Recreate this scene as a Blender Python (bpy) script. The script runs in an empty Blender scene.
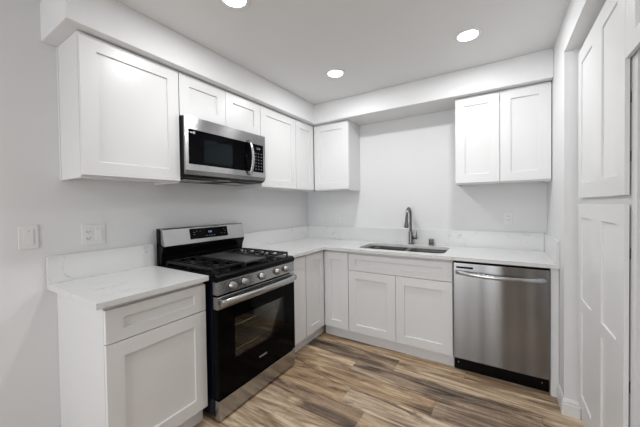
import bpy, bmesh, math, random
from mathutils import Vector, Matrix
random.seed(7)
S = bpy.context.scene
COL = S.collection

# ------------------------------------------------------------------ camera
CX, CY, CZ = 2.1351, -3.0878, 1.3291
YAW, PITCH, ROLL, FOC, SY = -0.5626, -0.0173, -0.0139, 286.06, -3.0253
Fv = Vector((math.sin(YAW)*math.cos(PITCH), math.cos(YAW)*math.cos(PITCH), math.sin(PITCH)))
R0 = Vector((math.cos(YAW), -math.sin(YAW), 0)); U0 = R0.cross(Fv)
Rv = R0*math.cos(ROLL) + U0*math.sin(ROLL); Uv = -R0*math.sin(ROLL) + U0*math.cos(ROLL)
cam = bpy.data.cameras.new('camera'); co = bpy.data.objects.new('camera', cam); COL.objects.link(co)
M = Matrix((Rv, Uv, -Fv)).transposed().to_4x4(); M.translation = (CX, CY, CZ); co.matrix_world = M
cam.sensor_width = 36; cam.lens = 36*FOC/640; cam.shift_y = SY/640; cam.clip_start = 0.02
S.camera = co

# ------------------------------------------------------------------ world, lights, exposure
HC = 2.465
w = bpy.data.worlds.new('world'); S.world = w; w.use_nodes = True
bg = w.node_tree.nodes['Background']; bg.inputs[0].default_value = (0.86, 0.93, 1, 1); bg.inputs[1].default_value = 1.0
def area(name, loc, rot, sx, sy, power, color=(1, 1, 1)):
    l = bpy.data.lights.new(name, 'AREA'); l.shape = 'RECTANGLE'; l.size = sx; l.size_y = sy
    l.energy = power; l.color = color
    o = bpy.data.objects.new(name, l); COL.objects.link(o); o.location = loc; o.rotation_euler = rot
    return o
area('added_window_fill', (1.225, -6.14, 1.25), (math.radians(90), 0, 0), 1.4, 1.8, 78, (0.93, 0.965, 1))  # fill light added behind the camera, at an invented window
CAN_POWER = 11.0
S.view_settings.view_transform = 'Standard'; S.view_settings.look = 'None'
S.view_settings.exposure = -0.67; S.view_settings.gamma = 1; S.view_settings.use_curve_mapping = False

# ------------------------------------------------------------------ materials
def mat(name, color, rough=0.5, metal=0.0, bump=0.0, bscale=60, stretch=(1, 1, 1), var=0.0, coat=0.0, spec=0.5, emis=None, alpha=None, trans=0):
    m = bpy.data.materials.new(name); m.use_nodes = True
    nt = m.node_tree; b = nt.nodes['Principled BSDF']
    b.inputs['Base Color'].default_value = (*color, 1); b.inputs['Roughness'].default_value = rough
    b.inputs['Metallic'].default_value = metal; b.inputs['Coat Weight'].default_value = coat
    b.inputs['Specular IOR Level'].default_value = spec
    b.inputs['Transmission Weight'].default_value = trans
    if emis:
        b.inputs['Emission Color'].default_value = (*emis[0], 1); b.inputs['Emission Strength'].default_value = emis[1]
    if bump or var:
        tc = nt.nodes.new('ShaderNodeTexCoord'); mp = nt.nodes.new('ShaderNodeMapping')
        mp.inputs['Scale'].default_value = stretch
        nz = nt.nodes.new('ShaderNodeTexNoise'); nz.inputs['Scale'].default_value = bscale; nz.inputs['Detail'].default_value = 4
        nt.links.new(tc.outputs['Object'], mp.inputs[0]); nt.links.new(mp.outputs[0], nz.inputs[0])
        if bump:
            bp = nt.nodes.new('ShaderNodeBump'); bp.inputs['Strength'].default_value = bump; bp.inputs['Distance'].default_value = 0.002
            nt.links.new(nz.outputs[0], bp.inputs['Height']); nt.links.new(bp.outputs[0], b.inputs['Normal'])
        if var:
            mx = nt.nodes.new('ShaderNodeMix'); mx.data_type = 'RGBA'
            mx.inputs[6].default_value = (*[c*(1-var) for c in color], 1); mx.inputs[7].default_value = (*[min(1, c*(1+var)) for c in color], 1)
            nt.links.new(nz.outputs[0], mx.inputs[0]); nt.links.new(mx.outputs[2], b.inputs['Base Color'])
    return m
PAINT = mat('wall_paint', (0.78, 0.78, 0.785), 0.6, bump=0.12, bscale=160, var=0.01)
CEIL = mat('ceiling_paint', (0.80, 0.80, 0.80), 0.75, bump=0.1, bscale=140, var=0.01)
CAB = mat('cabinet_white', (0.79, 0.79, 0.79), 0.32, bump=0.015, bscale=40, var=0.006)
CABIN = mat('cabinet_side_white', (0.76, 0.76, 0.765), 0.4, bump=0.015, bscale=40, var=0.006)
TRIM = mat('trim_white', (0.78, 0.78, 0.78), 0.35, bump=0.01, bscale=40, var=0.005)
STEEL = mat('brushed_steel', (0.40, 0.40, 0.40), 0.27, 1.0, bump=0.05, bscale=60, stretch=(1, 1, 40), var=0.05)
STEELH = mat('brushed_steel_horizontal', (0.43, 0.43, 0.43), 0.17, 1.0, bump=0.05, bscale=30, stretch=(1, 1, 30), var=0.05)
STEELV = mat('brushed_steel_vertical_sheen', (0.29, 0.293, 0.297), 0.23, 1.0, bump=0.22, bscale=5, stretch=(1, 1, 0.03), var=0.06)
for _m in (STEELH, STEELV):
    _b = _m.node_tree.nodes['Principled BSDF']; _b.inputs['Anisotropic'].default_value = 0.85; _b.inputs['Anisotropic Rotation'].default_value = 0.25
    _t = _m.node_tree.nodes.new('ShaderNodeTangent'); _t.direction_type = 'RADIAL'; _t.axis = 'Z'; _m.node_tree.links.new(_t.outputs[0], _b.inputs['Tangent'])
_bp = [n for n in STEELV.node_tree.nodes if n.type == 'BUMP'][0]; _bp.inputs['Distance'].default_value = .010; _bp.inputs['Strength'].default_value = 1.0
[n for n in STEELV.node_tree.nodes if n.type == 'TEX_NOISE'][0].inputs['Detail'].default_value = 1
CHROME = mat('polished_steel', (0.50, 0.50, 0.50), 0.2, 1.0, var=0.02, bscale=30)
KNOB = mat('satin_knob', (0.42, 0.42, 0.42), 0.38, 1.0, var=0.03, bscale=60)
NICKEL = mat('brushed_nickel', (0.22, 0.215, 0.21), 0.28, 1.0, var=0.05, bscale=50)
SINKM = mat('sink_steel', (0.09, 0.09, 0.085), 0.22, 1.0, var=0.05, bscale=50)
BGLASS = mat('black_glass', (0.002, 0.002, 0.0025), 0.05, spec=0.05, var=0.02)
BMW = mat('microwave_reflection_tint', (0.004, 0.008, 0.010), 0.05, spec=0.12, var=0.05)  # teal tint stands in for a reflection on the microwave glass
ENAMEL = mat('black_enamel', (0.003, 0.003, 0.0035), 0.16, spec=0.12, var=0.05)
BPLAST = mat('black_plastic', (0.005, 0.005, 0.0055), 0.35, spec=0.15, var=0.08)
NAVY = mat('blue_black_painted_steel', (0.003, 0.005, 0.013), 0.22, spec=0.25, var=0.05)
IRON = mat('cast_iron', (0.006, 0.006, 0.006), 0.38, spec=0.3, bump=0.3, bscale=300, var=0.1)
GRID = mat('griddle_plate', (0.075, 0.075, 0.075), 0.4, 0.4, bump=0.1, bscale=300, var=0.1)
PLATE = mat('white_plastic', (0.80, 0.80, 0.79), 0.3, var=0.01)
SLOT = mat('socket_slot', (0.03, 0.03, 0.03), 0.6, var=0.05)
DGREY = mat('dark_grey_plastic', (0.07, 0.07, 0.075), 0.4, var=0.05)
MARK = mat('light_grey_print', (0.5, 0.5, 0.5), 0.5, var=0.02)
BLUE = mat('display_blue', (0.02, 0.03, 0.08), 0.4, emis=((0.45, 0.6, 1.0), 1.2))
DIMB = mat('display_symbols', (0.15, 0.16, 0.2), 0.4, var=0.05)
LENS = mat('lamp_lens', (0.9, 0.9, 0.9), 0.4, emis=((1, 0.99, 0.97), 25))
OVEN = mat('oven_cavity', (0.20, 0.20, 0.19), 0.35, var=0.2, bscale=12)  # cavity grey lightened to imitate a reflection in the oven window
RACK = mat('oven_rack_wire', (0.65, 0.65, 0.62), 0.25, 1.0, var=0.05)
EDGEB = mat('unpainted_edge', (0.35, 0.32, 0.28), 0.6, var=0.05)

def quartz():
    m = bpy.data.materials.new('quartz'); m.use_nodes = True; nt = m.node_tree; b = nt.nodes['Principled BSDF']
    tc = nt.nodes.new('ShaderNodeTexCoord')
    n1 = nt.nodes.new('ShaderNodeTexNoise'); n1.inputs['Scale'].default_value = 4; n1.inputs['Detail'].default_value = 8; n1.inputs['Distortion'].default_value = 1.2
    r = nt.nodes.new('ShaderNodeValToRGB'); e = r.color_ramp.elements
    e[0].position = 0.0; e[0].color = (0, 0, 0, 1); e[1].position = 1; e[1].color = (0, 0, 0, 1)
    for p, c in ((0.485, 0), (0.5, 1), (0.515, 0)): x = r.color_ramp.elements.new(p); x.color = (c, c, c, 1)
    n2 = nt.nodes.new('ShaderNodeTexNoise'); n2.inputs['Scale'].default_value = 3.0; n2.inputs['Detail'].default_value = 2
    r2 = nt.nodes.new('ShaderNodeValToRGB'); r2.color_ramp.elements[0].position = 0.5; r2.color_ramp.elements[1].position = 0.66
    mu = nt.nodes.new('ShaderNodeMath'); mu.operation = 'MULTIPLY'; m2 = nt.nodes.new('ShaderNodeMath'); m2.operation = 'MULTIPLY'; m2.inputs[1].default_value = 0.5
    mx = nt.nodes.new('ShaderNodeMix'); mx.data_type = 'RGBA'
    mx.inputs[6].default_value = (0.72, 0.72, 0.715, 1); mx.inputs[7].default_value = (0.36, 0.36, 0.37, 1)
    L = nt.links.new
    L(tc.outputs['Object'], n1.inputs[0]); L(tc.outputs['Object'], n2.inputs[0]); L(n1.outputs[0], r.inputs[0]); L(n2.outputs[0], r2.inputs[0])
    L(r.outputs[0], mu.inputs[0]); L(r2.outputs[0], mu.inputs[1]); L(mu.outputs[0], m2.inputs[0]); L(m2.outputs[0], mx.inputs[0]); L(mx.outputs[2], b.inputs['Base Color'])
    b.inputs['Roughness'].default_value = 0.22
    return m
QUARTZ = quartz()

def glass_window():
    m = bpy.data.materials.new('oven_glass'); m.use_nodes = True; nt = m.node_tree
    out = nt.nodes['Material Output']; g = nt.nodes.new('ShaderNodeBsdfGlossy'); g.inputs['Roughness'].default_value = 0.04
    t = nt.nodes.new('ShaderNodeBsdfTransparent'); t.inputs[0].default_value = (0.75, 0.75, 0.72, 1)
    f = nt.nodes.new('ShaderNodeFresnel'); f.inputs[0].default_value = 1.27
    mx = nt.nodes.new('ShaderNodeMixShader')
    nt.links.new(f.outputs[0], mx.inputs[0]); nt.links.new(t.outputs[0], mx.inputs[1]); nt.links.new(g.outputs[0], mx.inputs[2]); nt.links.new(mx.outputs[0], out.inputs[0])
    return m
OGLASS = glass_window()

def wood():
    m = bpy.data.materials.new('plank_floor'); m.use_nodes = True; nt = m.node_tree; b = nt.nodes['Principled BSDF']; L = nt.links.new
    N = nt.nodes.new
    at = N('ShaderNodeAttribute'); at.attribute_name = 'plank'
    sp = N('ShaderNodeSeparateColor'); L(at.outputs['Color'], sp.inputs[0])
    tc = N('ShaderNodeTexCoord')
    off = N('ShaderNodeCombineXYZ'); k = N('ShaderNodeMath'); k.operation = 'MULTIPLY'; k.inputs[1].default_value = 40
    L(sp.outputs[1], k.inputs[0]); L(k.outputs[0], off.inputs[0]); L(k.outputs[0], off.inputs[1]); L(k.outputs[0], off.inputs[2])
    ad = N('ShaderNodeVectorMath'); ad.operation = 'ADD'; L(tc.outputs['Object'], ad.inputs[0]); L(off.outputs[0], ad.inputs[1])
    def noise(scale, st, det, dist):
        mp = N('ShaderNodeMapping'); mp.inputs['Scale'].default_value = st; n = N('ShaderNodeTexNoise')
        n.inputs['Scale'].default_value = scale; n.inputs['Detail'].default_value = det; n.inputs['Distortion'].default_value = dist; n.inputs['Roughness'].default_value = 0.62
        L(ad.outputs[0], mp.inputs[0]); L(mp.outputs[0], n.inputs[0]); return n
    broad = noise(1.0, (1.7, 10, 1), 6, 1.3); fine = noise(1.0, (4, 75, 1), 6, 0.4); knot = noise(1.0, (3.5, 11, 1), 3, 0.6); saw = noise(1.0, (70, 9, 1), 3, 0)
    # darkness = tone + (broad-.5)*a + (fine-.5)*b
    def mad(src, mul, addn):
        x = N('ShaderNodeMath'); x.operation = 'MULTIPLY_ADD'; L(src, x.inputs[0]); x.inputs[1].default_value = mul
        if isinstance(addn, float): x.inputs[2].default_value = addn
        else: L(addn, x.inputs[2])
        return x.outputs[0]
    a = mad(broad.outputs[0], 2.3, -1.15); a = mad(fine.outputs[0], 1.0, mad(sp.outputs[0], 1.0, a)); a = mad(saw.outputs[0], 0.12, a); streak = noise(1.0, (2.2, 34, 1), 5, 0.7); a = mad(streak.outputs[0], 0.5, mad(saw.outputs[0], 0.0, a))
    s = N('ShaderNodeMath'); s.operation = 'SUBTRACT'; L(a, s.inputs[0]); s.inputs[1].default_value = 0.87; s.use_clamp = True
    r = N('ShaderNodeValToRGB'); e = r.color_ramp.elements
    e[0].position = 0; e[0].color = (0.72, 0.57, 0.40, 1); e[1].position = 1; e[1].color = (0.045, 0.030, 0.022, 1)
    for p, c in ((0.25, (0.50, 0.365, 0.235)), (0.5, (0.31, 0.205, 0.125)), (0.75, (0.145, 0.095, 0.062))):
        x = e.new(p); x.color = (*c, 1)
    L(s.outputs[0], r.inputs[0])
    # greyness from third channel
    hs = N('ShaderNodeHueSaturation'); sv = mad(sp.outputs[2], -0.42, 1.12); L(sv, hs.inputs['Saturation']); L(r.outputs[0], hs.inputs['Color'])
    kr = N('ShaderNodeValToRGB'); kr.color_ramp.elements[0].position = 0.66; kr.color_ramp.elements[1].position = 0.76; L(knot.outputs[0], kr.inputs[0])
    mx = N('ShaderNodeMix'); mx.data_type = 'RGBA'; L(mad(kr.outputs[0], 0.75, 0.0), mx.inputs[0]); L(hs.outputs[0], mx.inputs[6]); mx.inputs[7].default_value = (0.06, 0.038, 0.026, 1)
    L(mx.outputs[2], b.inputs['Base Color']); b.inputs['Roughness'].default_value = 0.42
    bp = N('ShaderNodeBump'); bp.inputs['Strength'].default_value = 0.12; bp.inputs['Distance'].default_value = 0.001; L(fine.outputs[0], bp.inputs['Height']); L(bp.outputs[0], b.inputs['Normal'])
    return m
WOOD = wood()

# ------------------------------------------------------------------ helpers
def box(bm, x0, x1, y0, y1, z0, z1):
    v = [bm.verts.new((x, y, z)) for x in (x0, x1) for y in (y0, y1) for z in (z0, z1)]
    for f in ((0, 1, 3, 2), (4, 6, 7, 5), (0, 4, 5, 1), (2, 3, 7, 6), (0, 2, 6, 4), (1, 5, 7, 3)):
        bm.faces.new([v[i] for i in f])
def B(*boxes):
    bm = bmesh.new()
    for b in boxes: box(bm, *b)
    return bm
def cyl(bm, p0, p1, r0, r1=None, n=24, cap=True):
    r1 = r0 if r1 is None else r1
    p0 = Vector(p0); p1 = Vector(p1); d = (p1-p0).normalized()
    a = d.orthogonal().normalized(); b = d.cross(a)
    ring = lambda p, r: [bm.verts.new(p+(a*math.cos(2*math.pi*i/n)+b*math.sin(2*math.pi*i/n))*r) for i in range(n)]
    A = ring(p0, r0); C = ring(p1, r1)
    for i in range(n): f = bm.faces.new((A[i], A[(i+1) % n], C[(i+1) % n], C[i])); f.smooth = True
    if cap: bm.faces.new(A); bm.faces.new(C[::-1])
def lathe(bm, c, prof, axis=(0, 0, 1), n=32):
    """prof: (radius, height) pairs along axis from c"""
    c = Vector(c); d = Vector(axis).normalized(); a = d.orthogonal().normalized(); b = d.cross(a); rings = []
    for r, h in prof:
        if r < 1e-6: rings.append([bm.verts.new(c+d*h)])
        else: rings.append([bm.verts.new(c+d*h+(a*math.cos(2*math.pi*i/n)+b*math.sin(2*math.pi*i/n))*r) for i in range(n)])
    for A, C in zip(rings, rings[1:]):
        for i in range(n):
            j = (i+1) % n
            if len(A) == 1 and len(C) == 1: continue
            vs = (A[0], C[j], C[i]) if len(A) == 1 else (A[i], A[j], C[0]) if len(C) == 1 else (A[i], A[j], C[j], C[i])
            f = bm.faces.new(vs); f.smooth = True
def tube(bm, pts, rad, n=14):
    pts = [Vector(p) for p in pts]; rs = rad if isinstance(rad, (list, tuple)) else [rad]*len(pts)
    prev = None; rings = []
    for i, p in enumerate(pts):
        t = (pts[min(i+1, len(pts)-1)]-pts[max(i-1, 0)]).normalized()
        a = t.orthogonal().normalized() if prev is None else (prev-t*prev.dot(t)).normalized()
        prev = a; b = t.cross(a)
        rings.append([bm.verts.new(p+(a*math.cos(2*math.pi*k/n)+b*math.sin(2*math.pi*k/n))*rs[i]) for k in range(n)])
    for A, C in zip(rings, rings[1:]):
        for k in range(n): f = bm.faces.new((A[k], A[(k+1) % n], C[(k+1) % n], C[k])); f.smooth = True
    bm.faces.new(rings[0]); bm.faces.new(rings[-1][::-1])
def prism_y(bm, prof, y0, y1):
    """closed (x,z) profile swept along y"""
    A = [bm.verts.new((x, y0, z)) for x, z in prof]; C = [bm.verts.new((x, y1, z)) for x, z in prof]
    n = len(prof)
    for i in range(n): bm.faces.new((A[i], A[(i+1) % n], C[(i+1) % n], C[i]))
    bm.faces.new(A); bm.faces.new(C[::-1])
def tag(o, label=None, cat=None, group=None, kind=None):
    if label: o['label'] = label
    if cat: o['category'] = cat
    if group: o['group'] = group
    if kind: o['kind'] = kind
    return o
def wloc(p):
    v = Vector((0, 0, 0))
    while p: v += p.location; p = p.parent
    return v
def obj(name, bm, m, parent=None, bevel=0.0, seg=2):
    bmesh.ops.recalc_face_normals(bm, faces=bm.faces[:])
    me = bpy.data.meshes.new(name)
    if parent: off = wloc(parent)
    else:
        xs = [v.co for v in bm.verts]
        off = Vector(((min(v.x for v in xs)+max(v.x for v in xs))/2, (min(v.y for v in xs)+max(v.y for v in xs))/2, min(v.z for v in xs)))
    bmesh.ops.translate(bm, verts=bm.verts[:], vec=-off)
    bm.to_mesh(me); bm.free(); me.materials.append(m)
    o = bpy.data.objects.new(name, me); COL.objects.link(o)
    if parent: o.parent = parent
    else: o.location = off
    if bevel:
        md = o.modifiers.new('bevel', 'BEVEL'); md.width = bevel; md.segments = seg; md.limit_method = 'ANGLE'; md.angle_limit = math.radians(50)
        md.harden_normals = False
    return o
def thing(name, loc, label, cat, group=None):
    o = bpy.data.objects.new(name, None); COL.objects.link(o); o.location = loc; o.empty_display_size = 0.05
    return tag(o, label, cat, group)
def struct(name, bm, m, bevel=0.0):
    return tag(obj(name, bm, m, None, bevel), kind='structure')
def text(name, s, size, m, parent, origin, right, up, depth=0.0006):
    cu = bpy.data.curves.new(name, 'FONT'); cu.body = s; cu.size = size; cu.extrude = depth/2; cu.align_x = 'CENTER'; cu.align_y = 'CENTER'
    to = bpy.data.objects.new('tmp', cu); me = bpy.data.meshes.new_from_object(to); bpy.data.objects.remove(to); bpy.data.curves.remove(cu)
    r = Vector(right).normalized(); u = Vector(up).normalized(); n = r.cross(u)
    mt = Matrix((r, u, n)).transposed().to_4x4(); mt.translation = Vector(origin)-wloc(parent); me.transform(mt)
    me.materials.clear(); me.materials.append(m); me.name = name
    o = bpy.data.objects.new(name, me); COL.objects.link(o); o.parent = parent; return o

# panel fronts -------------------------------------------------------
def mapper(face, wpl):
    return {'x+': lambda u, v, d: (wpl+d, u, v), 'y-': lambda u, v, d: (u, wpl-d, v), 'x-': lambda u, v, d: (wpl-d, u, v)}[face]
def front(face, wpl, u0, u1, v0, v1, su=0.075, sv=0.075, t=0.02, rec=0.011, midv=None, flat=False, ucuts=None):
    """shaker front: u0<u1 horizontally, v0<v1 vertically, recessed panel(s) between stiles and rails"""
    P = mapper(face, wpl); bm = bmesh.new(); sl = 0.0004
    if flat: us = [u0, u1]; vs = [v0, v1]; pan = set()
    else:
        us = [u0, u0+su, u1-su, u1]
        vs = [v0, v0+sv, v1-sv, v1] if not midv else [v0, v0+sv, midv[0], midv[1], v1-sv, v1]
        if ucuts: us = [u0]+ucuts+[u1]
        pan = {(i, j) for i in range(1, len(us)-1, 2) for j in ((1, 3) if midv else (1,))}
    q = lambda a: [bm.verts.new(P(*p)) for p in a]
    for i in range(len(us)-1):
        for j in range(len(vs)-1):
            a, b, c, d = us[i], us[i+1], vs[j], vs[j+1]
            if (i, j) in pan:
                o = [(a, c, t), (b, c, t), (b, d, t), (a, d, t)]; k = [(a+sl, c+sl, t-rec), (b-sl, c+sl, t-rec), (b-sl, d-sl, t-rec), (a+sl, d-sl, t-rec)]
                O = q(o); K = q(k); bm.faces.new(K)
                for e in range(4): bm.faces.new((O[e], O[(e+1) % 4], K[(e+1) % 4], K[e]))
            else: bm.faces.new(q([(a, c, t), (b, c, t), (b, d, t), (a, d, t)]))
    bm.faces.new(q([(u0, v0, 0), (u1, v0, 0), (u1, v1, 0), (u0, v1, 0)]))
    for lo, hi, fix, vert in ((u0, u1, v0, 0), (u0, u1, v1, 0), (v0, v1, u0, 1), (v0, v1, u1, 1)):
        cuts = (us if not vert else vs)
        for a, b in zip(cuts, cuts[1:]):
            if vert: bm.faces.new(q([(fix, a, 0), (fix, b, 0), (fix, b, t), (fix, a, t)]))
            else: bm.faces.new(q([(a, fix, 0), (b, fix, 0), (b, fix, t), (a, fix, t)]))
    bmesh.ops.remove_doubles(bm, verts=bm.verts[:], dist=1e-5)
    # back face has no mid verts: fine
    return bm
def loop_rr(x0, x1, y0, y1, r, n=8):
    out = []
    for cx, cy, a0 in ((x1-r, y1-r, 0), (x0+r, y1-r, 90), (x0+r, y0+r, 180), (x1-r, y0+r, 270)):
        for i in range(n+1):
            a = math.radians(a0+90*i/n); out.append((cx+r*math.cos(a), cy+r*math.sin(a)))
    return out
def plate(bm, outer, holes, z0, z1):
    es = []; loops = []
    for lp in [outer]+holes:
        vs = [bm.verts.new((x, y, z1)) for x, y in lp]; loops.append(vs)
        es += [bm.edges.new((vs[i], vs[(i+1) % len(vs)])) for i in range(len(vs))]
    top = [g for g in bmesh.ops.triangle_fill(bm, use_beauty=True, use_dissolve=False, edges=es)['geom'] if isinstance(g, bmesh.types.BMFace)]
    r = bmesh.ops.duplicate(bm, geom=top)
    vm = r['vert_map']
    newv = [g for g in r['geom'] if isinstance(g, bmesh.types.BMVert)]
    for v in newv: v.co.z = z0
    for vs in loops:
        for i in range(len(vs)):
            a, b = vs[i], vs[(i+1) % len(vs)]; bm.faces.new((a, b, vm[b], vm[a]))

# ------------------------------------------------------------------ structure
XR = 2.470; YB = -6.2; HS = 2.252
# floor: planks 0.18 wide, running along the back wall
bm = bmesh.new(); lay = bm.loops.layers.float_color.new('plank')
def quad(x0, x1, y0, y1, z, col):
    f = bm.faces.new([bm.verts.new(p) for p in ((x0, y0, z), (x1, y0, z), (x1, y1, z), (x0, y1, z))])
    for l in f.loops: l[lay] = (*col, 1)
# tone (0 light .. 1 dark), greyness
ROWS = {-1: [(-.1, .45, .55, .2), (.45, 1.9, .50, .1), (1.9, 3.2, .42, .3)], 
        0: [(-.1, 1.405, .66, .55), (1.405, 3.2, .30, .35)],
        1: [(-.1, 1.10, .50, .20), (1.10, 2.35, .62, .60), (2.35, 3.2, .4, .3)],
        2: [(-.1, .45, .4, .3), (.45, 1.763, .56, .10), (1.763, 3.2, .68, .62)],
        3: [(-.1, 1.21, .42, .08), (1.21, 2.5, .30, .50), (2.5, 3.2, .5, .3)],
        4: [(-.1, 1.393, .62, .40), (1.393, 3.2, .42, .22)],
        5: [(-.1, 1.75, .26, .40), (1.75, 3.2, .5, .3)],
        6: [(-.1, 1.35, .40, .40), (1.35, 3.2, .35, .3)]}
for k in range(-4, 31):
    y1 = -0.69-0.18*k; y0 = y1-0.18
    if y1 > 0: y1 = 0
    if y0 >= 0: continue
    if y0 < YB: y0 = YB
    row = ROWS.get(k)
    if not row:
        row = []; x = -0.1-random.random()*0.8
        while x < 4.4:
            l = random.uniform(0.9, 1.25); row.append((max(x, -.1), min(x+l, 4.4), random.uniform(.25, .7), random.uniform(.1, .6))); x += l
    for a, b, tone, gr in row: 
        if b > a: quad(a+.0008, b-.0008, y0+.0008, y1-.0008, 0, (tone, random.random(), gr))
quad(-.1, 4.4, YB, 0, -0.002, (1, 0.5, 0.3))
for p in ((-.1, 4.4, YB, 0),):
    box(bm, p[0], p[1], p[2], p[3], -0.10, -0.004)
fl = struct('floor', bm, WOOD)
struct('ceiling', B((-.1, 4.4, YB, .1, HC, HC+.1)), CEIL)
struct('wall_left', B((-.1, 0, YB, 0, 0, HC)), PAINT)
struct('wall_back', B((-.1, 3.25, 0, .1, 0, HC)), PAINT)
YJ = -0.778; YN = -2.66
bm = bmesh.new()
# plan outline of the right wall with an alcove for pantry and fridge, swept up
pl = [(3.25, 0), (XR, 0), (XR, YJ), (3.15, YJ), (3.15, YN), (XR, YN), (XR, YN-.12), (3.25, YN-.12)]
A = [bm.verts.new((x, y, 0)) for x, y in pl]; C = [bm.verts.new((x, y, HC)) for x, y in pl]
for i in range(len(pl)): bm.faces.new((A[i], A[(i+1) % len(pl)], C[(i+1) % len(pl)], C[i]))
bm.faces.new(A); bm.faces.new(C)
struct('wall_right', bm, PAINT)
XW = 4.3
struct('wall_east', B((XW, XW+.1, YB, YN-.12, 0, HC), (3.25, XW+.1, YN-.12, YN, 0, HC)), PAINT)  # unseen dining side, invented for reflections and bounce light
tag(obj('trim_1', B((XR, 3.15, YN, YJ, HS, HC)), PAINT), kind='structure')   # header over the pantry alcove
# soffit: L shaped box over the wall cabinets
bm = bmesh.new(); DS = 0.3674; YS = -2.556
pl = [(0, 0), (XR, 0), (XR, -DS), (DS, -DS), (DS, YS), (0, YS)]
A = [bm.verts.new((x, y, HS)) for x, y in pl]; C = [bm.verts.new((x, y, HC)) for x, y in pl]
for i in range(6): bm.faces.new((A[i], A[(i+1) % 6], C[(i+1) % 6], C[i]))
bm.faces.new(A); bm.faces.new(C)
struct('trim_2', bm, PAINT, bevel=0.004)
# unseen wall behind the camera; its window and dark door are invented
WX0, WX1 = .5, 1.95
struct('wall_front', B((0, WX0, YB-.1, YB, 0, HC), (WX1, 2.45, YB-.1, YB, 0, HC), (3.0, XW, YB-.1, YB, 0, HC), (WX0, WX1, YB-.1, YB, 0, .3), (WX0, WX1, YB-.1, YB, 2.2, HC), (2.45, 3.0, YB-.1, YB, 2.1, HC)), PAINT)
struct('added_window_1', B((WX0, WX1, YB-.07, YB-.02, .3, .36), (WX0, WX1, YB-.07, YB-.02, 2.14, 2.2), (WX0, WX0+.06, YB-.07, YB-.02, .36, 2.14), (WX1-.06, WX1, YB-.07, YB-.02, .36, 2.14), (1.2, 1.25, YB-.07, YB-.02, .36, 2.14)), TRIM)  # invented window, unseen, added for fill and bright reflections
struct('added_door_1', B((2.452, 2.998, YB-.06, YB-.02, .005, 2.098)), mat('added_door_dark', (.03, .028, .027), .4, var=.05))  # unseen door added as a dark area for the dishwasher to reflect
# baseboard on the right, wrapping the outer corner
bm = bmesh.new(); prof = [(0, 0), (.013, 0), (.013, .068), (.010, .074), (.010, .084), (.006, .092), (.004, .100), (0, .100)]
for i in range(len(prof)):
    pass
path = [((XR, -.618), (-1, 0)), ((XR, YJ), (-1, -1)), ((2.545, YJ), (0, -1))]
rings = [[bm.verts.new((p[0]+n[0]*d, p[1]+n[1]*d, z)) for d, z in prof] for p, n in path]
for A, C in zip(rings, rings[1:]):
    for i in range(len(prof)): bm.faces.new((A[i], A[(i+1) % len(prof)], C[(i+1) % len(prof)], C[i]))
bm.faces.new(rings[0]); bm.faces.new(rings[-1])
struct('baseboard_right', bm, TRIM)
struct('baseboard_left', B((0, .013, YB, -2.53, 0, .09)), TRIM, bevel=.003)

# ------------------------------------------------------------------ wall cabinets
UB = 1.494; DU = 0.307; DT = 2.243
def carcass_x(y0, y1, z0, z1, x1, x0=0.001, kick=None):
    """box cabinet against the left wall with recessed underside"""
    bm = bmesh.new(); t = .016
    if kick is None:
        box(bm, x0, x1, y0, y0+t, z0, z1); box(bm, x0, x1, y1-t, y1, z0, z1); box(bm, x0, x1, y0+t, y1-t, z0+.014, z0+.03); box(bm, x0, x1, y0+t, y1-t, z1-t, z1)
        box(bm, x0, x0+t, y0+t, y1-t, z0+.03, z1-t); box(bm, x1-t, x1, y0+t, y1-t, z0, z0+.04); box(bm, x1-t, x1, y0+t, y1-t, z1-.04, z1-t)
        box(bm, x1-t, x1, y0+t, y0+.04, z0+.04, z1-.04); box(bm, x1-t, x1, y1-.04, y1-t, z0+.04, z1-.04)
    else:
        box(bm, x0, x1, y0, y1, kick, z1); box(bm, x0, x1-.033, y0, y1, 0, kick)
    return bm
def swapxy(bm):
    for v in bm.verts: v.co = Vector((-v.co.y, -v.co.x, v.co.z))
    return bm
g = 0.0015
def wall_cab_x(y0, y1, z0, doors, label, name='wall_cabinet', dz0=.013, scribe=False):
    t = thing(name, (DU/2, (y0+y1)/2, z0), label, 'cabinet')
    obj('body', carcass_x(y0, y1, z0, HS-.001, DU-.021), CABIN, t, .001)
    if scribe: obj('scribe_strip', B((.001, .016, y0-.004, y0-.0002, z0+.001, HS-.002)), CAB, t, .001)
    for a, b in doors: obj('door', front('x+', DU-.019, a+g, b-g, z0+dz0, DT, t=.019), CAB, t, .0015)
    return t
wall_cab_x(-2.488, -1.950, UB, [(-2.488, -1.950)], 'large single-door white shaker wall cabinet left of the microwave', scribe=True)
wall_cab_x(-1.947, -1.176, 1.950, [(-1.947, -1.5615), (-1.5615, -1.176)], 'short two-door white wall cabinet directly above the microwave', dz0=.004)
wall_cab_x(-1.173, -.652, UB, [(-1.173, -.652)], 'single-door white wall cabinet just right of the microwave')
# corner run: blind cabinet on the left wall and the one on the back wall
wall_cab_x(-.649, -.003, UB, [(-.649, -.311)], 'narrow-door white wall cabinet on the left wall in the room corner')
def wall_cab_y(x0, x1, z0, doors, label):
    t = thing('wall_cabinet', ((x0+x1)/2, -DU/2, z0), label, 'cabinet')
    obj('body', swapxy(carcass_x(-x1, -x0, z0, HS-.001, DU-.021)), CABIN, t, .001)
    for a, b in doors: obj('door', front('y-', -(DU-.019), a+g, b-g, z0+.013, DT, t=.019), CAB, t, .0015)
    return t
wall_cab_y(.309, .752, UB, [(.311, .752)], 'single-door white wall cabinet on the back wall left of the faucet')
wall_cab_y(1.7995, 2.4655, UB, [(1.7995, 2.1325), (2.1325, 2.4655)], 'two-door white wall cabinet on the back wall above the dishwasher')

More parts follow.
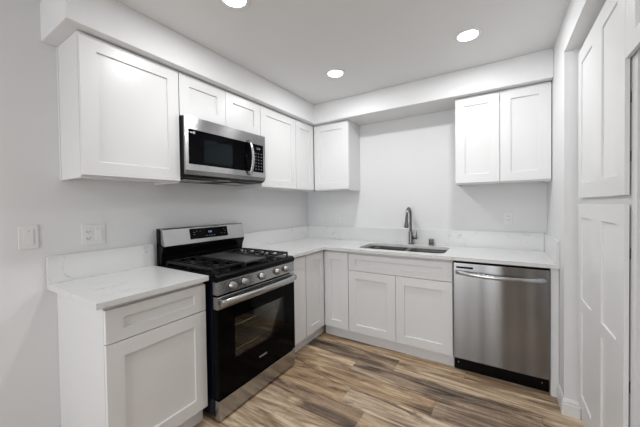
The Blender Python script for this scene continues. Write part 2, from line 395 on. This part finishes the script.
# ------------------------------------------------------------------ base cabinets
BF = 0.612; CT = 0.884; TK = 0.108
def base_x(y0, y1, fronts, label):
    t = thing('base_cabinet', (.3, (y0+y1)/2, 0), label, 'cabinet')
    obj('body', carcass_x(y0, y1, 0, CT-.001, BF-.021, kick=TK-.004), CABIN, t, .001)
    for kind, a, b, z0, z1 in fronts:
        flat = kind == 'flat'
        obj('drawer_front' if kind == 'drawer' else 'door', front('x+', BF-.02, a+g, b-g, z0, z1, sv=.05 if kind == 'drawer' else .075, flat=flat), CAB, t, .0015)
    return t
base_x(-2.520, -1.994, [('drawer', -2.520, -1.994, .703, .860), ('door', -2.520, -1.994, TK, .698)], 'white base cabinet with one drawer and one door, left of the range')
base_x(-1.196, -.934, [('flat', -1.196, -.934, TK, .868)], 'narrow plain-fronted white base cabinet just right of the range')
base_x(-.932, -.003, [('door', -.930, -.616, TK, .868)], 'white base cabinet filling the corner on the left wall, narrow shaker door')
def base_y(x0, x1, fronts, label, hollow=False):
    t = thing('base_cabinet', ((x0+x1)/2, -.3, 0), label, 'cabinet')
    if hollow:
        yf = -(BF-.021)
        bm = B((x0, x0+.016, yf, -.003, TK-.004, CT-.001), (x1-.016, x1, yf, -.003, TK-.004, CT-.001), (x0+.016, x1-.016, yf, -.003, TK-.004, TK+.012),
               (x0+.016, x1-.016, -.02, -.003, TK+.012, CT-.001), (x0+.016, x1-.016, yf, yf+.018, .66, CT-.001), (x0, x1, yf+.033, -.003, 0, TK-.004))
    else: bm = B((x0, x1, -(BF-.021), -.003, TK-.004, CT-.001), (x0, x1, -(BF-.054), -.003, 0, TK-.004))
    obj('body', bm, CABIN, t, .001)
    for kind, a, b, z0, z1 in fronts:
        obj('drawer_front' if kind == 'drawer' else 'door', front('y-', -(BF-.02), a+g, b-g, z0, z1, sv=.05 if kind == 'drawer' else .075), CAB, t, .0015)
    return t
base_y(.594, .8865, [('door', .616, .885, TK, .868)], 'single-door white base cabinet on the back wall, left of the sink cabinet')
base_y(.8867, 1.814, [('drawer', .888, 1.812, .703, .860), ('door', .888, 1.350, TK, .698), ('door', 1.350, 1.812, TK, .698)], 'wide two-door white base cabinet with false drawer front under the sink', hollow=True)
tag(obj('end_panel', B((2.424, XR-.002, -.612, -.003, 0, CT-.001)), CAB, None, .0015), 'slim white filler panel between the dishwasher and the right wall', 'panel')

# ------------------------------------------------------------------ worktops
CF = 0.641; CZT = 0.914; BS = 1.068
tag(obj('countertop', B((0.001, CF, -2.562, -1.990, CT, CZT)), QUARTZ, None, .002), 'short pale veined quartz countertop left of the range', 'countertop')
tag(obj('backsplash', B((0.001, .02, -2.562, -1.988, CZT, BS)), QUARTZ, None, .0015), 'low pale quartz backsplash strip on the left wall, left of the range', 'backsplash')
SX0, SX1, SY0, SY1 = 0.950, 1.735, -.545, -.125
bm = bmesh.new()
plate(bm, [(0.001, -.001), (0.001, -1.197), (CF, -1.197), (CF, -CF), (XR-.001, -CF), (XR-.001, -.001)], [loop_rr(SX0, SX1, SY0, SY1, .075)], CT, CZT)
tag(obj('countertop', bm, QUARTZ, None, .002), 'L-shaped pale veined quartz countertop around the sink corner', 'countertop')
tag(obj('backsplash', B((0.021, XR-.021, -.02, -.001, CZT, BS)), QUARTZ, None, .0015), 'long low pale quartz backsplash strip along the back wall behind the sink', 'backsplash')
tag(obj('backsplash', B((0.001, .02, -1.197, -.001, CZT, BS)), QUARTZ, None, .0015), 'low pale quartz backsplash strip on the left wall, right of the range', 'backsplash')
tag(obj('backsplash', B((XR-.02, XR-.001, -CF, -.001, CZT, BS)), QUARTZ, None, .0015), 'short pale quartz backsplash strip on the right wall above the dishwasher end', 'backsplash')

# ------------------------------------------------------------------ sink
t = thing('sink', ((SX0+SX1)/2, (SY0+SY1)/2, .68), 'stainless double-bowl undermount sink in the countertop', 'sink')
b1 = (SX0+.012, 1.350, SY0+.012, SY1-.012); b2 = (1.378, SX1-.012, SY0+.012, SY1-.012)
bm = bmesh.new(); plate(bm, loop_rr(SX0-.02, SX1+.02, SY0-.018, SY1+.018, .08), [loop_rr(*b1, .065), loop_rr(*b2, .065)], .879, .8835)
obj('rim', bm, SINKM, t)
for bb, zb in ((b1, .70), (b2, .70)):
    bm = bmesh.new(); rings = []
    for ins, z, r in ((0, .8835, .065), (.004, .86, .064), (.010, zb+.03, .06), (.018, zb+.010, .055), (.035, zb, .04)):
        rings.append([bm.verts.new((x, y, z)) for x, y in loop_rr(bb[0]+ins, bb[1]-ins, bb[2]+ins, bb[3]-ins, r)])
    for A, C in zip(rings, rings[1:]):
        for i in range(len(A)): f = bm.faces.new((A[i], A[(i+1) % len(A)], C[(i+1) % len(A)], C[i])); f.smooth = True
    bm.faces.new(rings[-1])
    bowl = obj('bowl', bm, SINKM, t)
    md = bowl.modifiers.new('thickness', 'SOLIDIFY'); md.thickness = .0015; md.offset = 1
    bm = bmesh.new(); cxx, cyy = (bb[0]+bb[1])/2, (bb[2]+bb[3])/2
    lathe(bm, (cxx, cyy, zb+.001), [(0, .001), (.02, .001), (.034, .003), (.04, .004), (.044, .001)])
    obj('drain', bm, CHROME, bowl)

# ------------------------------------------------------------------ faucet
FX, FY = 1.345, -.072
t = thing('faucet', (FX, FY, CZT), 'tall brushed gooseneck pull-down faucet behind the sink', 'faucet')
bm = bmesh.new(); lathe(bm, (FX, FY, CZT), [(0, 0), (.027, 0), (.027, .006), (.023, .012), (.0215, .02), (.0215, .115), (.019, .128), (.0145, .135), (0, .135)])
obj('base', bm, NICKEL, t)
pts = [(FX, FY, CZT+.13+i*.03) for i in range(6)]
R = .066; zc = 1.302-R-.012
pts += [(FX, FY, zc)]+[(FX, FY-R+R*math.cos(math.radians(a)), zc+R*math.sin(math.radians(a))) for a in range(12, 175, 12)]
pts = [p for p in pts if True]
last = pts[-1]
pts.append((FX, last[1]-.006, last[2]-.03))
bm = bmesh.new(); tube(bm, pts, .0128)
obj('spout', bm, NICKEL, t)
bm = bmesh.new(); p = Vector(pts[-1]); d = Vector((0, -.16, -1)).normalized()
lathe(bm, p, [(0, -.004), (.0145, -.004), (.0150, .01), (.0155, .04), (.019, .075), (.0225, .10), (.0225, .112), (.018, .114), (0, .112)], axis=d)
obj('spray_head', bm, NICKEL, t)
bm = bmesh.new(); cyl(bm, (FX+.018, FY, CZT+.068), (FX+.062, FY, CZT+.068), .0155); lathe(bm, (FX+.062, FY, CZT+.068), [(.0155, 0), (.013, .004), (0, .005)], axis=(1, 0, 0))
cyl(bm, (FX+.055, FY, CZT+.078), (FX+.064, FY-.004, CZT+.150), .0052, .0042)
obj('lever', bm, NICKEL, t)
bm = bmesh.new(); lathe(bm, (1.548, -.075, CZT), [(0, 0), (.027, 0), (.027, .004), (.024, .006), (.024, .060), (.022, .065), (0, .066)])
t = thing('air_gap_cap', (1.548, -.075, CZT), 'small cylindrical brushed metal air gap cap right of the faucet', 'air gap')
obj('cap', bm, NICKEL, t)
obj('vent_slot', B((1.540, 1.556, -.1000, -.0975, CZT+.012, CZT+.03)), SLOT, t)

# ------------------------------------------------------------------ dishwasher
t = thing('dishwasher', (2.12, -.3, 0), 'built-in stainless steel dishwasher with curved bar handle and black kick plate', 'dishwasher')
DX0, DX1 = 1.818, 2.420
obj('tub', B((DX0+.006, DX1-.006, -.585, -.01, .10, .872)), DGREY, t)
bm = bmesh.new()  # door: faint outward curve at top
box(bm, DX0+.002, DX1-.002, -.632, -.587, .114, .868)
obj('door', bm, STEELV, t, .005, 3)
obj('control_edge', B((DX0+.004, DX1-.004, -.629, -.587, .8685, .8755)), BGLASS, t)
bm = bmesh.new()
box(bm, 1.842, 1.957, -.6335, -.6315, .826, .8405)
obj('display', bm, BGLASS, t)
bm = bmesh.new(); n = 24
sec = []
for i in range(n+1):
    s = i/n; x = 1.838+s*(2.400-1.838); bow = .032*math.sin(math.pi*s)**.6 if 0 < s < 1 else 0
    sec.append((x, -.640-bow*1.0, .795-.010*math.sin(math.pi*s)))
rings = []
for x, y, z in sec:
    rings.append([bm.verts.new((x, y+dy, z+dz)) for dy, dz in ((-.006, -.013), (-.009, 0), (-.006, .014), (.003, .016), (.003, -.015))])
for A, C in zip(rings, rings[1:]):
    for i in range(5): f = bm.faces.new((A[i], A[(i+1) % 5], C[(i+1) % 5], C[i])); f.smooth = True
bm.faces.new(rings[0]); bm.faces.new(rings[-1])
box(bm, 1.838, 1.856, -.641, -.6315, .781, .810); box(bm, 2.382, 2.400, -.641, -.6315, .781, .810)
obj('handle', bm, CHROME, t)
obj('kick_plate', B((DX0+.002, DX1-.002, -.575, -.55, .002, .112)), ENAMEL, t, .002)
bm = bmesh.new()
for x in (DX0+.03, DX1-.04):
    bm = bmesh.new(); cyl(bm, (x, -.5755, .06), (x, -.578, .06), .004); obj('screw', bm, CHROME, t)

# ------------------------------------------------------------------ range
RY0, RY1 = -1.968, -1.207
t = thing('gas_range', (.34, -1.587, 0), 'freestanding stainless and black gas range with five knobs', 'range')
# body shell, hollow at the oven cavity
W0, W1 = RY0+.12, RY1-.12
obj('body', B((.02, .640, RY0, W0, .03, .905), (.02, .640, W1, RY1, .03, .905), (.02, .20, W0, W1, .03, .905), (.20, .640, W0, W1, .03, .30), (.20, .640, W0, W1, .67, .905)), NAVY, t, .003)
obj('oven_cavity', B((.2005, .206, W0+.001, W1-.001, .301, .669), (.206, .636, W0+.001, W0+.007, .301, .669), (.206, .636, W1-.007, W1-.001, .301, .669), (.206, .636, W0+.007, W1-.007, .301, .307), (.206, .636, W0+.007, W1-.007, .663, .669)), OVEN, t)
for zz in (.36, .527):
    bm = bmesh.new()
    for i in range(17):
        y = W0+.03+i*(W1-W0-.06)/16; cyl(bm, (.23, y, zz), (.61, y, zz), .0018, n=6)
    for x in (.23, .42, .612): cyl(bm, (x, W0+.012, zz), (x, W1-.012, zz), .0045, n=8)
    obj('oven_rack', bm, RACK, t)
bm = bmesh.new()
for y in (RY0+.05, RY1-.05):
    for x in (.08, .58): bm = bmesh.new(); cyl(bm, (x, y, 0), (x, y, .035), .018, n=12); obj('foot', bm, BPLAST, t)
# front panels
XF = .685
obj('storage_drawer', B((.646, XF-.003, RY0, RY1, .018, .138)), STEELH, t, .003)
y0, y1 = RY0, RY1
win = (-1.835, -1.335, .352, .615)
door = obj('oven_door', B((.646, XF, y0, win[0], .150, .700), (.646, XF, win[1], y1, .150, .700), (.646, XF, win[0], win[1], .150, win[2]), (.646, XF, win[0], win[1], win[3], .700)), BGLASS, t)
obj('window_glass', B((XF-.006, XF-.0005, win[0], win[1], win[2], win[3])), OGLASS, door)
obj('top_band', B((.646, XF+.002, y0, y1, .7005, .778)), STEELH, door, .003)
text('badge', 'SAMSUNG', .017, MARK, door, (XF+.0006, -1.583, .258), (0, 1, 0), (0, 0, 1))
# door handle bar: broad, gently bowed
bm = bmesh.new(); n = 20; rings = []
for i in range(n+1):
    s = i/n; y = y0+.012+s*(y1-y0-.024); bow = .020*math.sin(math.pi*s)
    rings.append([bm.verts.new((XF+.026+bow+a, y, .745+b)) for a, b in ((0, -.021), (.009, -.017), (.013, 0), (.009, .017), (0, .021), (-.008, .014), (-.008, -.014))])
for A, C in zip(rings, rings[1:]):
    for i in range(7): f = bm.faces.new((A[i], A[(i+1) % 7], C[(i+1) % 7], C[i])); f.smooth = True
bm.faces.new(rings[0]); bm.faces.new(rings[-1])
for y in (y0+.014, y1-.039): box(bm, XF+.0022, XF+.024, y, y+.025, .733, .757)
obj('handle', bm, CHROME, door)
# control fascia, slightly sloping
bm = bmesh.new(); prism_y(bm, [(.642, .790), (XF+.004, .790), (XF-.001, .869), (.642, .869)], y0, y1)
fas = obj('control_panel', bm, STEELH, t, .002)
for y in (-1.855, -1.752, -1.586, -1.421, -1.318):
    bm = bmesh.new(); lathe(bm, (XF+.002, y, .830), [(.0245, 0), (.0245, .004), (.0215, .006), (.0205, .026), (.0185, .030), (0, .030)], axis=(1, 0, .05))
    box(bm, XF+.030, XF+.036, y-.003, y+.003, .813, .851)
    k = obj('knob', bm, KNOB, t)
    bm = bmesh.new(); lathe(bm, (XF+.001, y, .830), [(.0, 0), (.0275, 0), (.0275, .0025), (0, .0025)], axis=(1, 0, .05)); obj('bezel', bm, BPLAST, k)
# cooktop
bm = bmesh.new(); prism_y(bm, [(.05, .9055), (.640, .9055), (.640, .871), (XF, .871), (XF+.006, .880), (XF+.004, .900), (XF-.012, .912), (.66, .914), (.05, .918)], y0-.001, y1+.001)
obj('cooktop', bm, ENAMEL, t)
burners = [(.20, -1.83, .04), (.50, -1.83, .05), (.35, -1.5875, .045), (.20, -1.345, .035), (.50, -1.345, .045)]
for x, y, r in burners:
    bm = bmesh.new(); lathe(bm, (x, y, .9165), [(0, 0), (r+.012, 0), (r+.010, .006), (r, .008), (r, .012), (r-.004, .016), (0, .017)])
    obj('burner', bm, IRON, t)
def grate(ya, yb, fingers):
    bm = bmesh.new(); z0, z1 = .934, .948; s = .0065; xa, xb = .115, .635
    def bar(x0, x1, y0, y1): box(bm, x0, x1, y0, y1, z0, z1)
    bar(xa, xb, ya, ya+2*s); bar(xa, xb, yb-2*s, yb); bar(xa, xa+2*s, ya+2*s, yb-2*s); bar(xb-2*s, xb, ya+2*s, yb-2*s); xm = (xa+xb)/2
    bar(xm-s, xm+s, ya+2*s, yb-2*s)
    ym = (ya+yb)/2
    for cx in ((xa+xm)/2, (xm+xb)/2):
        bar(cx-.005, cx+.005, ya+2*s, ym-.030); bar(cx-.005, cx+.005, ym+.030, yb-2*s)
        bar(cx-.115, cx-.032, ym-.005, ym+.005); bar(cx+.032, cx+.115, ym-.005, ym+.005)
        for sx in (-1, 1):
            bar(cx+sx*.065-.0045, cx+sx*.065+.0045, ya+2*s, ya+.068); bar(cx+sx*.065-.0045, cx+sx*.065+.0045, yb-.068, yb-2*s)
    for x in (xa, xm-s, xb-2*s):
        for y in (ya, yb-2*s): box(bm, x, x+2*s, y, y+2*s, .9145, z0)
    return bm
obj('grate', grate(y0+.012, -1.705, 1), IRON, t, .002)
obj('grate', grate(-1.470, y1-.012, 1), IRON, t, .002)
bm = B((.14, .635, -1.695, -1.480, .932, .942), (.14, .635, -1.695, -1.687, .942, .947), (.14, .635, -1.488, -1.480, .942, .947), (.14, .148, -1.687, -1.488, .942, .947), (.60, .635, -1.687, -1.488, .942, .945))
for x in (.14, .62):
    for y in (-1.695, -1.492): box(bm, x, x+.012, y, y+.012, .9145, .932)
obj('griddle', bm, GRID, t, .002)
# backguard
bm = bmesh.new(); prism_y(bm, [(.020, .9055), (.049, .9055), (.049, .919), (.078, .925), (.080, .975), (.090, 1.00), (.104, 1.030), (.107, 1.044), (.060, 1.060), (.060, 1.165), (.020, 1.176)], y0, y1)
guard = obj('backguard', bm, ENAMEL, t, .002)
bm = bmesh.new(); prism_y(bm, [(.0602, 1.0605), (.108, 1.045), (.1105, 1.050), (.086, 1.168), (.080, 1.1755), (.0602, 1.1765)], y0+.006, y1-.002)
obj('control_console', bm, STEELH, guard, .003)
sd = Vector((-.0245, 0, .118)).normalized(); nd = Vector((.118, 0, .0245)).normalized()
def onslope(y, h): return Vector((.1105, y, 1.050))+sd*h+nd*.0
bm = bmesh.new(); ya, yb = -1.752, -1.392
prof = []
base = Vector((.1105, 0, 1.050)); pa = base+sd*.030; pb = base+sd*.108
vs = []
for yy in (ya, yb):
    for h, dn in ((.030, -.003), (.030, .0012), (.113, .0012), (.113, -.003)):
        p = base+sd*h+nd*dn; vs.append(bm.verts.new((p.x, yy, p.z)))
for i in range(4): bm.faces.new((vs[i], vs[(i+1) % 4], vs[4+(i+1) % 4], vs[4+i]))
bm.faces.new(vs[:4]); bm.faces.new(vs[4:][::-1])
dis = obj('display', bm, BGLASS, guard)
def onp(y, h): p = base+sd*h+nd*.0016; return (p.x, y, p.z)
text('clock', '1:28', .020, BLUE, dis, onp(-1.572, .078), (0, 1, 0), sd, .0004)
bm = bmesh.new()
for yy in (-1.605, -1.580, -1.555, -1.530):
    bm = bmesh.new(); c = Vector(onp(yy, .048)); box(bm, c.x-.0003, c.x+.0006, c.y-.006, c.y+.006, c.z-.0025, c.z+.0025); obj('symbol', bm, DIMB, dis)
for yy, h in ((-1.715, .082), (-1.715, .066), (-1.690, .09), (-1.660, .09), (-1.43, .09), (-1.43, .055), (-1.46, .055), (-1.415, .075)):
    bm = bmesh.new(); c = Vector(onp(yy, h)); box(bm, c.x-.0003, c.x+.0006, c.y-.005, c.y+.005, c.z-.002, c.z+.002); obj('symbol', bm, DIMB, dis)

# ------------------------------------------------------------------ microwave
MY0, MY1 = -1.9455, -1.178
t = thing('microwave', (.18, -1.562, 1.50), 'stainless over-the-range microwave with black glass door hanging under the short cabinet', 'microwave')
bm = bmesh.new(); prism_y(bm, [(.002, 1.948), (.345, 1.948), (.345, 1.551), (.320, 1.538), (.002, 1.528)], MY0, MY1)
obj('body', bm, BPLAST, t, .002)
bm = bmesh.new()
for a, b in ((MY0+.06, MY0+.30), (MY1-.30, MY1-.06)): obj('grease_filter', B((.06, .24, a, b, 1.527, 1.5290)), STEEL, t)
obj('cooktop_lamp', B((.262, .285, -1.62, -1.50, 1.5335, 1.5360)), PLATE, t)
WY0, WY1, WZ0, WZ1 = -1.921, -1.203, 1.624, 1.862
XM = .360
bm = bmesh.new()
pr = [(.3185, 1.560), (.345, 1.558), (XM, 1.578), (XM, WZ0), (XM-.004, WZ0), (XM-.004, WZ1), (XM, WZ1), (XM, 1.938), (XM-.008, 1.947), (.3185, 1.947)]
bm = B((.3455, XM, MY0, WY0, 1.582, 1.947), (.3455, XM, WY1, MY1, 1.582, 1.947), (.3455, XM, WY0, WY1, WZ1, 1.947), (.3455, XM, WY0, WY1, 1.582, WZ0))
obj('front_frame', bm, STEELH, t)
bm = bmesh.new(); prism_y(bm, [(.3455, 1.553), (.347, 1.553), (XM-.001, 1.581), (.3455, 1.581)], MY0, MY1); obj('vent_strip', bm, STEEL, t)
YK = -1.322
dr = obj('door_glass', B((.3460, XM-.001, WY0, YK-.001, WZ0, WZ1)), BGLASS, t)
obj('viewing_window_reflection', B((XM-.0012, XM-.0004, -1.80, -1.545, WZ0+.022, WZ1-.055)), BMW, dr)  # patch coloured like the reflection of a door opposite
bm = bmesh.new(); c = (XM-.0004, -1.878, WZ1-.022)
lathe(bm, c, [(0, 0), (.0085, 0), (.0085, .0006), (0, .0006)], axis=(1, 0, 0)); box(bm, XM-.0008, XM-.0001, -1.908, -1.890, WZ1-.026, WZ1-.019)
obj('badge', bm, MARK, dr)
kp = obj('keypad', B((.3460, XM-.001, YK, WY1, WZ0, WZ1)), BGLASS, t)
text('clock', '12:00', .020, MARK, kp, (XM-.0003, -1.262, WZ1-.035), (0, 1, 0), (0, 0, 1), .0006)
bm = bmesh.new()
for i in range(3):
    for j in range(6): obj('key_symbol', B((XM-.0008, XM-.0002, -1.300+i*.034, -1.288+i*.034, WZ0+.022+j*.027, WZ0+.029+j*.027)), DIMB, kp)
bm = bmesh.new(); rings = []; n = 20
for i in range(n+1):
    s = i/n; z = 1.590+s*(1.882-1.590); b = .040*math.sin(math.pi*s)**.7 if 0 < s < 1 else 0
    rings.append([bm.verts.new((XM+.008+b+a, -1.372+q_, z)) for a, q_ in ((.004, -.014), (.009, 0), (.004, .014), (-.006, .012), (-.006, -.012))])
for A, C in zip(rings, rings[1:]):
    for i in range(5): f = bm.faces.new((A[i], A[(i+1) % 5], C[(i+1) % 5], C[i])); f.smooth = True
bm.faces.new(rings[0]); bm.faces.new(rings[-1])
box(bm, XM+.0002, XM+.010, -1.384, -1.360, 1.590, 1.606); box(bm, XM+.0002, XM+.010, -1.384, -1.360, 1.866, 1.882)
obj('handle', bm, CHROME, t)

# ------------------------------------------------------------------ pantry and fridge surround
XP = 2.532; XFR = 2.551
t = thing('pantry_cabinet', (2.84, -1.18, 0), 'tall white pantry cabinet with upper and lower shaker doors in the right alcove', 'pantry')
obj('body', B((XFR, 3.14, -.782, -1.565, 0, HS-.003)), CABIN, t, .001)
DPT = XFR-.005-XP
hinge_z = [(1.50, 1.72, 2.08), (.25, .62, 1.13)]
for k, (z0, z1, mv) in enumerate(((1.352, 2.215, None), (.112, 1.318, (.700, .762)))):
    a, b = -1.557, -.798
    d = obj('door', front('x-', XFR-.005, a, b, z0, z1, ucuts=[-1.470, -1.262, -1.096, -.868], sv=.085 if k == 0 else .080, t=DPT, rec=.0075, midv=mv), CAB, t, .001)
    for hz in hinge_z[k]:
        obj('hinge', B((XFR-.0049, XFR-.0001, a+.001, a+.012, hz-.02, hz+.02)), SLOT, d)
t = thing('fridge_cabinet', (2.84, -2.1, 1.87), 'white two-door cabinet high above the fridge space, beside the pantry', 'cabinet')
obj('body', B((XFR, 3.14, YN+.005, -1.567, 1.885, HS-.003)), CABIN, t, .001)
for a, b in ((-2.11, -1.560), (-2.652, -2.115)):
    obj('door', front('x-', XFR-.005, a, b, 1.862, 2.215, su=.090, sv=.068, t=DPT), CAB, t, .0015)
tag(obj('side_panel', B((XFR+.0005, 3.14, -1.606, -1.5665, 0, 1.884)), CABIN, None, .001), 'tall white panel at the right picture edge lining the fridge space', 'panel')

# ------------------------------------------------------------------ plates on the walls
def duplex(cx, z, label):
    t = thing('wall_outlet', (cx, -.001, z-.057), label, 'outlet')
    obj('plate', B((cx-.035, cx+.035, -.0055, -.0005, z-.057, z+.057)), PLATE, t, .002)
    f = obj('receptacle', B((cx-.0165, cx+.0165, -.008, -.0056, z-.033, z+.033)), PLATE, t, .001)
    for dz in (-.018, .014):
        for dx in (-.008, .0055): obj('slot', B((cx+dx, cx+dx+.0025, -.0086, -.0081, z+dz, z+dz+.008)), SLOT, f)
duplex(2.197, 1.190, 'white duplex outlet on the back wall above the dishwasher')
duplex(.448, 1.168, 'white duplex outlet on the back wall under the corner cabinet')
t = thing('wall_switch', (.201, -.001, 1.11), 'white rocker switch plate on the back wall nearest the room corner', 'switch')
obj('plate', B((.166, .236, -.0055, -.0005, 1.113, 1.227)), PLATE, t, .002)
obj('rocker', B((.1845, .2175, -.009, -.0056, 1.137, 1.203)), PLATE, t, .001)
# left wall
t = thing('blank_wall_plate', (.001, -2.628, 1.12), 'white single wall plate left of the short countertop', 'wall plate')
obj('plate', B((.0005, .0065, -2.668, -2.590, 1.118, 1.245)), PLATE, t, .002)
obj('insert', B((.0066, .0095, -2.648, -2.610, 1.142, 1.221)), PLATE, t, .001)
obj('indicator', B((.0096, .0101, -2.631, -2.627, 1.209, 1.213)), DGREY, t)
t = thing('outlet_and_switch_plate', (.001, -2.341, 1.10), 'wide white plate with outlet and rocker switch above the short countertop', 'outlet')
obj('plate', B((.0005, .0065, -2.402, -2.280, 1.106, 1.232)), PLATE, t, .002)
f = obj('receptacle', B((.0066, .0090, -2.386, -2.350, 1.130, 1.208)), PLATE, t, .001)
for dz in (1.144, 1.184):
    for ya, yb, za, zb in ((-2.377, -2.374, 0, .010), (-2.362, -2.359, 0, .010), (-2.370, -2.366, -.006, -.002)): obj('slot', B((.0091, .0096, ya, yb, dz+za, dz+zb)), SLOT, f)
obj('test_button', B((.0091, .0100, -2.374, -2.362, 1.166, 1.173)), PLATE, f)
obj('rocker', B((.0066, .0100, -2.332, -2.296, 1.130, 1.208)), PLATE, t, .0015)

# ------------------------------------------------------------------ recessed ceiling lights
def downlight(x, y, label):
    t = thing('recessed_light', (x, y, HC), label, 'ceiling light')
    bm = bmesh.new(); lathe(bm, (x, y, HC), [(.062, -.0015), (.066, -.006), (.084, -.004), (.087, 0), (.062, 0), (.062, -.0015)], n=40); obj('trim_ring', bm, TRIM, t)
    bm = bmesh.new(); lathe(bm, (x, y, HC), [(0, -.003), (.062, -.003), (.062, -.0005), (0, -.0005)], n=40); obj('lens', bm, LENS, t)
    l = bpy.data.lights.new('lamp', 'AREA'); l.shape = 'DISK'; l.size = .12; l.energy = CAN_POWER; l.color = (.975, .99, 1)
    o = bpy.data.objects.new('lamp', l); COL.objects.link(o); o.parent = t; o.location = (0, 0, -.008)
    return t
downlight(.937, -.907, 'recessed ceiling light nearest the room corner, smallest in view')
downlight(1.953, -.895, 'recessed ceiling light on the right, in front of the dishwasher cabinets')
downlight(.908, -1.992, 'recessed ceiling light cut off by the top picture edge')
for x, y in ((1.2, -4.4), (3.0, -4.4)):  # extra lamps added out of view to light the room
    downlight(x, y, 'round recessed ceiling light, unseen, added to light the near part of the room')['group'] = 'added unseen ceiling lights'
